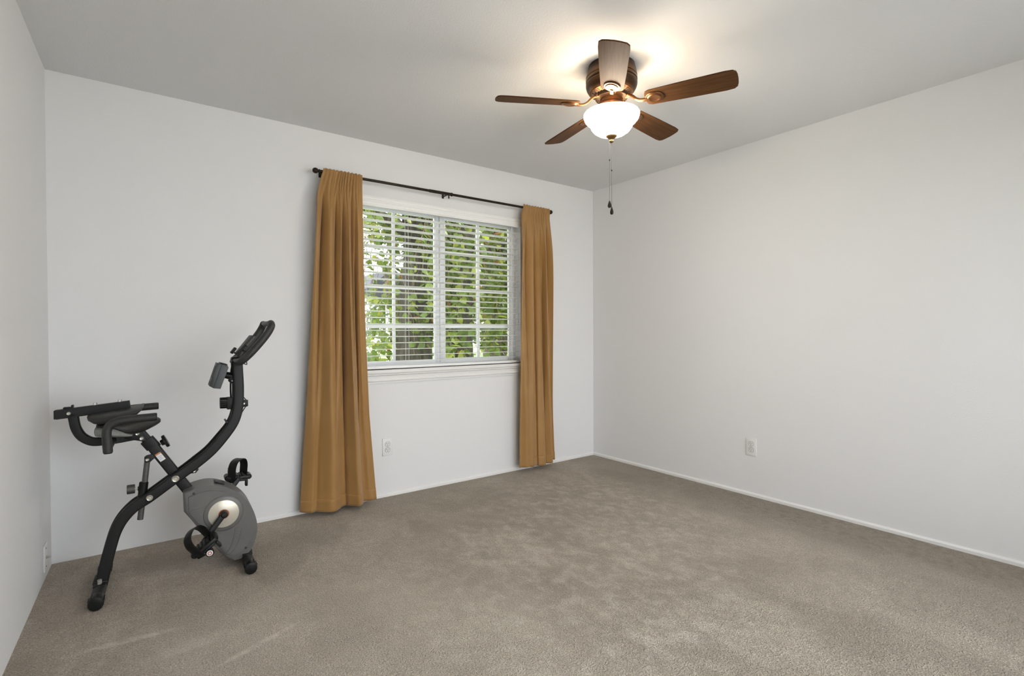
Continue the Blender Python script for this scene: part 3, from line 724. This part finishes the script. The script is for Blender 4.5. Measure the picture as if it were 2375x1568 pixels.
# flywheel housing
hp_ = catmull([(x, y, 0) for x, y in ((.354, .411), (.408, .417), (.462, .405), (.523, .371), (.576, .316), (.609, .243), (.621, .169), (.608, .100), (.583, .057), (.549, .034), (.511, .032))], 5)
poly = [(p.x, p.y) for p in hp_] + [(.484, .047), (.414, .145), (.352, .248), (.312, .308), (.310, .395), (.316, .401)]
hs_ = part('flywheel_housing', B().prism(poly[::-1], -.072, .072, 'xz', .012, 3), m_grey, bike, 40)
pl2 = [(.45 + (x - .45) * .86, .23 + (y - .23) * .86) for x, y in poly]
part('side_panel', B().prism(pl2[::-1], -.0755, -.068, 'xz', .003, 2), m_grey, hs_, 40)
# raised round boss, disc, ring
def disc(name, c, prof, m, par): return part(name, B().lathe(prof, 56, Matrix.Translation(c) @ Matrix.Rotation(PI / 2, 4, 'X')), m, par)
DC = (.474, -.0755, .272)
disc('boss', DC, [(0, .006), (.079, .006), (.083, .004), (.086, 0)], m_grey, hs_)
dk = disc('crank_disc', DC, [(0, .0105), (.063, .0095), (.0655, .008), (.0665, .004)], m_cream, hs_); dk['label'] = 'pale brushed metal disc round the crank'
disc('ring', DC, [(.0215, .010), (.0225, .0135), (.0185, .0145), (.0175, .011)], m_orange, dk)
disc('ring', DC, [(0, .012), (.0175, .012), (.0175, .014), (0, .014)], m_rubber, dk)
# moulded lines
for r0, a0, a1 in ((.150, 95, 190), (.156, 95, 190), (.162, 95, 190)):
    pass
for k in range(3):
    b = B(); pts = []
    for i in range(14):
        t_ = i / 13; pts.append((.322 + k * .004 + .085 * t_, -.0757, .304 - k * .010 + .012 * math.sin(PI * t_ * .5)))
    part('moulded_rib', B().tube(pts, .0011, 6, (0, 1, 0)), m_grey, hs_)
    pts = []
    for i in range(20):
        a = math.radians(-12 - 78 * i / 19); rr_ = .150 + k * .006
        pts.append((.455 + k * .014 + .070 * math.cos(a) - .0, -.0757, .205 + .16 * math.sin(a) + .02))
    if k in (0, 2): part('moulded_rib', B().tube(pts, .0011, 6, (0, 1, 0)), m_grey, hs_)
b = B()
for i in range(15):
    a = math.radians(-14 - 72 * i / 14)
    for q in (.062, .070): b.cyl((.462 + .0 + q * math.cos(a), -.0763, .228 + .158 * math.sin(a) - .0), (.462 + q * math.cos(a), -.0752, .228 + .158 * math.sin(a)), .0012, seg=8)
part('vent_holes', b, m_hole, hs_, 0)
for u, z in ((.352, .388), (.568, .082)): part('screw_hole', B().cyl((u, -.0765, z), (u, -.070, z), .0055, seg=14), m_hole, hs_)
part('top_vent', B().box(-.022, .022, -.03, .03, -.002, .004, .002, mtx=Matrix.Translation((.462, 0, .408)) @ Matrix.Rotation(math.radians(22), 4, 'Y')), m_rubber, hs_)
# cranks and pedals
cr_dir = Vector((-.085, 0, -.107)); CC = Vector((.474, 0, .275))
for sgn in (-1, 1):
    w0, w1 = (.092 * sgn, .108 * sgn)
    tip = CC + cr_dir * (1 if sgn < 0 else -1)
    b = B().sweep([(CC.x, w0 + .004 * sgn, CC.z), (tip.x, w1 + .006 * sgn, tip.z)], rrect(.013, .024, .005), (0, 1, 0), scales=[1.12, .9])
    c_ = part('crank_arm', b, m_rubber)
    part('crank_boss', B().lathe([(0, .03), (.010, .029), (.015, .024), (.0165, .012), (.0165, -.02), (0, -.02)], 24, Matrix.Translation((CC.x, w0, CC.z)) @ Matrix.Rotation(-sgn * PI / 2, 4, 'X')), m_rubber, c_)
    mk = CC + cr_dir * (.26 if sgn < 0 else -.26)
    part('letter_disc', B().cyl((mk.x, w0 + .009 * sgn, mk.z), (mk.x, w0 + .0125 * sgn, mk.z), .0055, seg=16), m_label, c_)
    ang = math.radians(37) if sgn < 0 else math.radians(-3)
    pw = .165 * sgn
    Mp = Matrix.Translation((tip.x, pw, tip.z)) @ Matrix.Rotation(-ang, 4, 'Y')
    pd = part('pedal', B().box(-.055, .055, -.045, .045, -.010, .010, .005, 2, mtx=Mp).box(-.038, .038, -.05, .05, -.016, -.004, .004, 2, mtx=Mp), m_rubber)
    part('spindle', B().cyl((tip.x, w1, tip.z), (tip.x, w1 + .1 * sgn, tip.z), .010), m_rubber, pd)
    b = B()
    for i in range(6): b.box(-.044 + .0165 * i, -.036 + .0165 * i, -.036, .036, .008, .0145, .0015, 1, mtx=Mp)
    part('tread', b, m_rubber, pd)
    for i in (-1, 1): part('end_flange', B().cyl(Mp @ Vector((.05 * i, -.03, 0)), Mp @ Vector((.05 * i, .03, 0)), .014, seg=16, bev=.003), m_rubber, pd)
    pts = [Mp @ Matrix.Rotation(.95, 4, 'Z') @ Vector(q) for q in catmull([(-.054, 0, -.022), (-.057, 0, .02), (-.056, 0, .055), (-.038, 0, .082), (0, 0, .092), (.036, 0, .084), (.053, 0, .058), (.054, 0, .02), (.052, 0, -.03)], 5)]
    part('strap', B().sweep(pts, rrect(.042, .004, .0015, 2), (Mp @ Matrix.Rotation(.95, 4, 'Z')).to_3x3() @ Vector((0, 1, 0))), m_rubber, pd)
    part('buckle', B().box(-.052, -.040, -.020, .020, -.028, .006, .003, mtx=Mp), m_rubber, pd)
    part('strap_end', B().box(.036, .048, -.018, .018, -.052, -.02, .002, mtx=Mp), m_rubber, pd)
    for i in range(3): part('strap_hole', B().box(-.0495, -.0485, -.010, .010, .018 + .012 * i, .0235 + .012 * i, mtx=Mp), m_label if sgn > 0 else m_hole, pd, 0)
    if sgn < 0:
        q = Mp @ Vector((.0, -.05, -.030))
        ee = part('axle_cap', B().cyl((q.x, q.y, q.z), (q.x, q.y + .03, q.z), .018, seg=24, bev=.003), m_rubber, pd)
        part('cap_mark', B().cyl((q.x, q.y - .001, q.z), (q.x, q.y + .001, q.z), .013, seg=24), m_label, ee)
        part('cap_ring', B().lathe([(.0055, .0022), (.0085, .0022), (.0085, 0), (.0055, 0)], 24, Matrix.Translation(q) @ Matrix.Rotation(PI / 2, 4, 'X')), m_orange, ee)
# stabilisers with end caps
for u, nm in ((.0, 'rear'), (.575, 'front')):
    s_ = part('stabilizer', B().cyl((u, -.19, .029), (u, .19, .029), .0245, seg=28), m_black)
    for sgn in (-1, 1):
        poly8 = [(u + .0275 * math.cos(a), .0285 + .0285 * math.sin(a)) for a in [2 * PI * i / 12 + PI / 12 for i in range(12)]]
        e = part('end_cap', B().prism(poly8 if sgn > 0 else poly8, min(.155 * sgn, .212 * sgn), max(.155 * sgn, .212 * sgn), 'xz', .003, 2), m_rubber, s_)
        for i in range(5):
            a = math.radians(20 + 35 * i)
            part('ridge', B().box(-.0015, .0015, min(.158 * sgn, .20 * sgn), max(.158 * sgn, .20 * sgn), .0265, .0295, 0, mtx=Matrix.Translation((u, 0, .0285)) @ Matrix.Rotation(a - PI / 2, 4, 'Y')), m_rubber, e, 0)
    sad = part('saddle_clamp', B().box(u - .026, u + .026, -.050, .050, .042, .058, .006), m_black, s_)
    part('clamp_bolt', B().cyl((u, -.062, .050), (u, -.062, .072), .0085, seg=6).cyl((u, -.062, .048), (u, -.062, .052), .013, seg=16), m_steel, s_)
    part('clamp_plate', B().box(u - .022, u + .022, -.085, -.045, .0475, .0535, .002), m_black, s_)
part('front_foot_post', B().sweep([X(.553, .075), X(.573, .045)], rrect(.06, .04, .006), (0, 1, 0)), m_black)
# handlebar loop
lp = [(.533, .02, 1.010), (.536, -.05, 1.004), (.541, -.105, 1.002), (.553, -.140, 1.010), (.580, -.150, 1.036), (.610, -.152, 1.070), (.645, -.152, 1.114), (.668, -.151, 1.148), (.682, -.142, 1.176), (.684, -.115, 1.190), (.682, -.07, 1.190), (.680, 0, 1.190),
      (.682, .07, 1.190), (.684, .115, 1.190), (.682, .142, 1.176), (.668, .151, 1.148), (.645, .152, 1.114), (.610, .152, 1.070), (.580, .150, 1.036), (.553, .140, 1.010), (.541, .105, 1.002), (.536, .05, 1.004)]
cl = catmull(lp + lp[:1], 4)[:-1]
hb = part('handlebar', B().tube(cl, .0125, 14, (.7, 0, -.7), closed=True), m_black)
for sgn in (-1, 1):
    pts = catmull([(q[0], sgn * abs(q[1]), q[2]) for q in lp[2:10]], 6)
    part('foam_grip', B().tube(pts, .0178, 16, (1, 0, 0)), m_foam, hb)
    part('pulse_sensor', B().tube(catmull([(.606, sgn * .1335, 1.077), (.628, sgn * .1335, 1.104), (.644, sgn * .1335, 1.124)], 4), .0060, 12, (0, 1, 0)), m_tube, hb)
part('bar_clamp', B().box(.518, .560, -.030, .030, .994, 1.024, .008, 3), m_rubber, hb)
# tablet rest
tm = Matrix.Translation((.582, 0, 1.094)) @ Matrix.Rotation(math.radians(-53), 4, 'Y')
tr_ = part('tablet_rest', B().box(-.068, .045, -.05, .05, -.001, .003, .001, mtx=tm), m_foam)
part('lip', B().box(-.072, -.066, -.05, .05, .0, .018, .002, mtx=tm), m_rubber, tr_)
part('clip', B().box(-.080, -.045, -.018, .018, .012, .026, .004, mtx=tm), m_rubber, tr_)
part('rest_arm', B().sweep([X(.545, 1.012), X(.556, 1.045), X(.575, 1.078)], rrect(.024, .012, .003), (0, 1, 0)), m_rubber, tr_)
# monitor
mm = Matrix.Translation((.460, 0, .933)) @ Matrix.Rotation(math.radians(17.5), 4, 'Y')
mo = part('monitor', B().prism([(-.004, -.060), (.026, -.056), (.029, .052), (.022, .060), (-.004, .060)], -.055, .055, 'xz', .003, 2, mm), m_mon)
part('bezel', B().prism([(-.024, -.054), (-.004, -.060), (-.004, .060), (-.024, .060)], -.055, .055, 'xz', .003, 2, mm), m_mon2, mo)
part('screen', B().box(-.0248, -.0235, -.04, .04, -.015, .045, mtx=mm), m_hole, mo, 0)
for i in range(3): part('button', B().cyl(mm @ Vector((-.025, -.03 + .03 * i, -.04)), mm @ Vector((-.022, -.03 + .03 * i, -.04)), .007, seg=14), m_rubber, mo)
part('top_edge', B().box(-.012, .022, -.045, .045, .057, .066, .003, mtx=mm), m_rubber, mo)
part('monitor_joint', B().cyl((.490, 0, .936), (.530, 0, .925), .016, .019, seg=18), m_rubber, mo)
part('joint_lug', B().prism([(.505, .905), (.515, .893), (.530, .893), (.532, .925), (.510, .925)], -.018, .018, 'xz', .004, 2), m_rubber, mo)
bolt(.521, .906, -.018, .004, mo)
# tension knob
tk = part('tension_block', B().box(.497, .530, -.022, .022, .765, .824, .003), m_black)
rib2 = [((.0275 if i % 3 else .0245) * math.cos(2 * PI * i / 36), (.0275 if i % 3 else .0245) * math.sin(2 * PI * i / 36)) for i in range(36)]
part('tension_knob', B().prism(rib2, 0, .030, 'xy', .003, 2, Matrix.Translation((.468, 0, .797)) @ Matrix.Rotation(PI / 2, 4, 'Y')), m_rubber, tk)
# pulley bracket and resistance cord
pb = part('cord_bracket', B().prism([(.562, .806), (.592, .804), (.592, .774), (.582, .770), (.562, .772)], -.012, .012, 'xz', .002, 2), m_black)
bolt(.574, .789, -.012, .006, pb)
part('cord', B().tube(catmull([X(.566, .838), X(.574, .818), X(.585, .803)], 4), .0022, 8), m_rubber, pb)
part('cord', B().tube(catmull([X(.585, .776), X(.574, .758), X(.562, .738)], 4), .0022, 8), m_rubber, pb)
pb2 = part('cord_pulley', B().prism([(.338, .478), (.350, .492), (.368, .494), (.376, .484), (.364, .470), (.345, .470)], -.012, .012, 'xz', .002, 2), m_black)
bolt(.358, .481, -.012, .0075, pb2)
part('cord', B().tube([X(.372, .492), X(.384, .506), X(.398, .530), X(.410, .548)], .0022, 8), m_rubber, pb2)
part('cord', B().tube(catmull([X(.262, .436), X(.275, .428), X(.29, .430), X(.300, .438)], 4), .0022, 8), m_rubber, pb2)
# cable running down the back of the post
cab = [(.531, .022, 1.0), (.519, .0, .955), (.515, -.006, .86), (.518, -.006, .75), (.500, -.006, .706), (.462, -.006, .656), (.405, -.008, .590), (.35, -.006, .545), (.312, -.004, .515)]
part('console_cable', B().tube(catmull(cab, 8), .0042, 8), m_rubber)
part('cable_tie', B().box(-.006, .006, -.045, .045, -.004, .004, .001, mtx=Matrix.Translation((.494, 0, .706)) @ Matrix.Rotation(math.radians(50), 4, 'Y')), m_rubber)
part('sensor_cable', B().tube(catmull([X(.548, 1.004, -.02), X(.57, 1.012, -.03), X(.575, 1.040, -.04), X(.566, 1.058, -.04), X(.585, 1.05, -.08), X(.60, 1.07, -.12)], 6), .0022, 8), m_rubber)
part('sensor_cable', B().tube(catmull([X(.55, 1.0, .02), X(.572, .99, -.01), X(.585, .985, -.03), X(.582, 1.0, -.05), X(.575, 1.01, -.09)], 6), .0022, 8), m_rubber)

# ------------------------------------------------------------------ outside
tag(obj('fill_patio', B().box(-6, 10, -16, YB - .14, -.35, -.10), m_conc, smooth=0), 'unseen pale concrete slab added to bounce daylight in through the added glass door', 'fill_patio', kind='structure')  # unseen slab, added to bounce neutral light into the room
GZ = -.25
g = obj('ground', B().box(-20, 30, -20, 60, GZ - .2, GZ), m_lawn, smooth=0); tag(g, 'sunlit lawn beyond the window', 'lawn', kind='structure')
dr = obj('path', B().box(-4, 4.9, 8.5, 40, GZ, GZ + .03), m_conc, smooth=0); tag(dr, 'pale sunlit driveway seen through the left sash', 'driveway', kind='structure')

rnd = random.Random(11)
def leaf_mesh(name, m):
    half = [(0, 0), (.16, -.10), (.36, -.06), (.48, .14), (.46, .40), (.30, .70), (.10, .95), (0, 1.08)]
    bm = bmesh.new(); mid = [bm.verts.new((0, y, z)) for y, z in ((0, 0), (.14, .015), (.40, .03), (.70, .015), (1.08, -.07))]
    for sg in (-1, 1):
        o_ = [bm.verts.new((sg * x, y, -.16 * x - .06 * y * y)) for x, y in half[1:-1]]
        seq = [mid[0]] + o_ + [mid[-1]]
        fc = [(mid[0], o_[0], o_[1]), (mid[0], o_[1], o_[2], mid[1]), (mid[1], o_[2], o_[3], mid[2]), (mid[2], o_[3], o_[4], mid[3]), (mid[3], o_[4], o_[5], mid[4])]
        for f in fc: bm.faces.new(f if sg > 0 else f[::-1])
    me = bpy.data.meshes.new(name); bm.to_mesh(me); bm.free(); me.materials.append(m)
    for p in me.polygons: p.use_smooth = True
    return me
LM = [leaf_mesh('leaf', m_leaf), leaf_mesh('leaf', m_leaf_y), leaf_mesh('leaf', m_leaf_r)]
def seen(p):
    """does the point show through the window opening from the room's camera corner"""
    if p.y <= 3.6: return False
    k = 3.45 / p.y; x = p.x * k; z = CAM_H + (p.z - CAM_H) * k
    return 1.24 < x < 2.6 and .9 < z < 2.0

def tree(label, base, r, lean, dens, n_strand, region, seed, bare=()):
    rn = random.Random(seed)
    t = thing('tree', label, 'tree', (base[0], base[1], GZ), 0, 'trees outside the window')
    rows = []
    hgt = 4.6; NA, NH = 28, 46
    tw = []
    for i in range(NH + 1):
        f = i / NH; z = f * hgt; cx = lean[0] * f * f * hgt + .05 * math.sin(f * 5 + seed); cy = lean[1] * f * hgt + .04 * math.cos(f * 4)
        rr_ = r * (1 + .55 * math.exp(-z / .25)) * (1 - .32 * f); ring = []
        for j in range(NA):
            a = 2 * PI * j / NA
            k = 1 + .07 * math.sin(5 * a + 2 * f) + .16 * noise.noise(Vector((math.cos(a) * 2.2 + seed, math.sin(a) * 2.2, z * 1.5))) + .05 * noise.noise(Vector((math.cos(a) * 9, math.sin(a) * 9 + seed, z * 4)))
            ring.append((cx + rr_ * k * math.cos(a), cy + rr_ * k * math.sin(a), z))
        rows.append(ring); tw.append(Vector((cx, cy, z)))
    obj('trunk', B().grid(rows, closed_u=True), m_bark, t, 60)
    # branches
    for k in range(6):
        a = rn.uniform(0, 2 * PI); z = rn.uniform(2.2, 4.2); o = tw[int(z / hgt * NH)]
        pts = [o]; d_ = Vector((math.cos(a), math.sin(a), .5))
        for i in range(5): pts.append(pts[-1] + d_ * .38); d_ += Vector((rn.uniform(-.3, .3), rn.uniform(-.3, .3), -.16))
        pts = catmull(pts, 3); n = len(pts)
        obj('branch', B().sweep(pts, circ(r * .36, 8), (0, 0, 1), scales=[1 - .8 * i / (n - 1) for i in range(n)]), m_bark, t, 60)
    # hanging strands of leaves
    leaves = []; sb = B()
    x0, x1, y0, y1 = region
    for k in range(n_strand):
        sx, sy = rn.uniform(x0, x1), rn.uniform(y0, y1); z = rn.uniform(2.6, 3.9); zend = rn.uniform(.2, 1.5)
        px, py = sx, sy; pts = []; ph = rn.uniform(0, 6)
        while z > zend:
            pts.append(Vector((px, py, z)))
            px += rn.uniform(-.03, .03) + .012 * math.sin(z * 3 + ph); py += rn.uniform(-.03, .03); z -= .075
        if len(pts) < 3: continue
        sb.tube([p - t.location for p in pts], .0035, 5, (1, 0, 0))
        for p in pts:
            for q in range(dens if rn.random() < .8 else 1):
                kx = 3.45 / p.y; wx = p.x * kx; wz = CAM_H + (p.z - CAM_H) * kx
                if any(a <= wx <= b_ and c <= wz <= d2 and rn.random() < pr for a, b_, c, d2, pr in bare): continue
                a = rn.uniform(0, 2 * PI); sz = rn.uniform(.055, .10)
                dirv = Vector((math.cos(a), math.sin(a), rn.uniform(-1.3, .1))).normalized()
                nrm = Vector((rn.uniform(-.6, .6), rn.uniform(-.9, .2), rn.uniform(.1, .9)))
                side = dirv.cross(nrm).normalized(); nrm = side.cross(dirv)
                pp = p + dirv * rn.uniform(.01, .05)
                Mx = Matrix((side, dirv, nrm)).transposed().to_4x4() @ Matrix.Scale(sz, 4); Mx.translation = pp - t.location
                c = rn.random(); kind = 1 if c < .24 else (2 if c < .265 else 0)
                leaves.append((pp, Mx, kind))
    obj('twigs', sb, m_twig, t, 60)['kind'] = 'stuff'
    return t, leaves

TREES = []
bare1 = ((1.24, 1.62, 1.42, 1.80, .82), (1.46, 1.62, .9, 1.75, .55), (1.24, 1.45, 1.15, 1.4, .5), (1.50, 1.78, .9, 2.0, .62))
bare2 = ((2.02, 2.25, .9, 1.35, .55), (2.38, 2.6, .9, 1.12, .6), (2.05, 2.28, 1.78, 2.0, .55))
TREES.append(tree('thick grey trunked tree behind the left window sash', (2.93, 6.05), .235, (-.006, 0), 2, 52, (1.75, 3.35, 4.75, 6.9), 5, bare1))
TREES.append(tree('leafy tree with a leaning trunk behind the right window sash', (3.72, 6.25), .23, (.02, 0), 3, 66, (2.75, 4.75, 4.7, 6.8), 9, bare2))
TREES.append(tree('dark trunked tree standing farthest right behind the window', (5.05, 7.1), .33, (-.02, 0), 2, 26, (4.3, 5.4, 5.6, 6.7), 14, ((2.38, 2.6, .9, 1.12, .6),)))
for t, leaves in TREES:
    vis = sorted([l for l in leaves if seen(l[0])], key=lambda l: (l[0] - Vector((0, 0, CAM_H))).length)
    single = set(id(l) for l in vis[:290])
    for l in vis[:290]:
        o = obj_me('leaf', LM[l[2]], t); o.matrix_local = l[1]
    rest = [l for l in leaves if id(l) not in single]
    for kind in range(3):
        sub = [l for l in rest if l[2] == kind]
        if not sub: continue
        src = LM[kind]; vv = []; ff = []
        for _, Mx, _k in sub:
            o_ = len(vv); vv += [tuple(Mx @ v.co) for v in src.vertices]; ff += [[o_ + i for i in p.vertices] for p in src.polygons]
        me = bpy.data.meshes.new('foliage'); me.from_pydata(vv, [], ff); me.materials.append(src.materials[0])
        for p in me.polygons: p.use_smooth = True
        o = obj_me('foliage', me, t); o['kind'] = 'stuff'

# hedge of distant trees past the lawn
rn = random.Random(4)
def far_tree(label, x, y, rx, h):
    t = thing('far_tree', label, 'tree', (x, y, GZ), 0, 'distant trees past the lawn')
    obj('trunk', B().sweep(catmull([(0, 0, 0), (.05, 0, h * .3), (.02, 0, h * .6)], 4), circ(.16, 10), (1, 0, 0)), m_bark, t, 60)
    vv = []; ff = []
    for k in range(900):
        a = rn.uniform(0, 2 * PI); u = rn.uniform(-1, 1); q = rn.random() ** .4
        c = Vector((rx * q * math.cos(a) * math.sqrt(1 - u * u), rx * q * math.sin(a) * math.sqrt(1 - u * u), h * .58 + h * .46 * q * u))
        n = Vector((rn.gauss(0, 1), rn.gauss(0, 1), rn.gauss(0, 1))).normalized(); s_ = n.orthogonal().normalized(); w = n.cross(s_); sz = rn.uniform(.12, .24)
        o_ = len(vv); vv += [tuple(c + s_ * sz), tuple(c + w * sz * .7), tuple(c - s_ * sz), tuple(c - w * sz * .7)]; ff.append([o_, o_ + 1, o_ + 2, o_ + 3])
    me = bpy.data.meshes.new('foliage'); me.from_pydata(vv, [], ff); me.materials.append(m_leaf if rn.random() < .5 else m_far)
    obj_me('foliage', me, t)['kind'] = 'stuff'
far_tree('distant round tree past the lawn, seen at the right edge of the window', 17.6, 26, 1.9, 4.2)
far_tree('distant dark tree past the lawn, left of the rightmost one', 13.9, 29, 1.8, 3.6)
far_tree('distant tree past the lawn behind the leaning trunk', 10.6, 24, 1.8, 3.9)
# neighbour's carport roof seen as a dark shape through the left sash
cp = thing('carport', 'dark roofed carport far off behind the left sash', 'carport', (7.2, 18, GZ))
obj('roof', B().prism([(-1.1, 2.75), (0, 3.55), (1.1, 2.75), (1.1, 2.6), (-1.1, 2.6)], -1.5, 1.5, 'xz'), m_red, cp, 0)
for i, (px, py) in enumerate(((-1, -1.4), (1, -1.4), (-1, 1.4), (1, 1.4))): obj('post', B().box(px - .06, px + .06, py - .06, py + .06, 0, 2.62, .01), m_vinyl, cp)
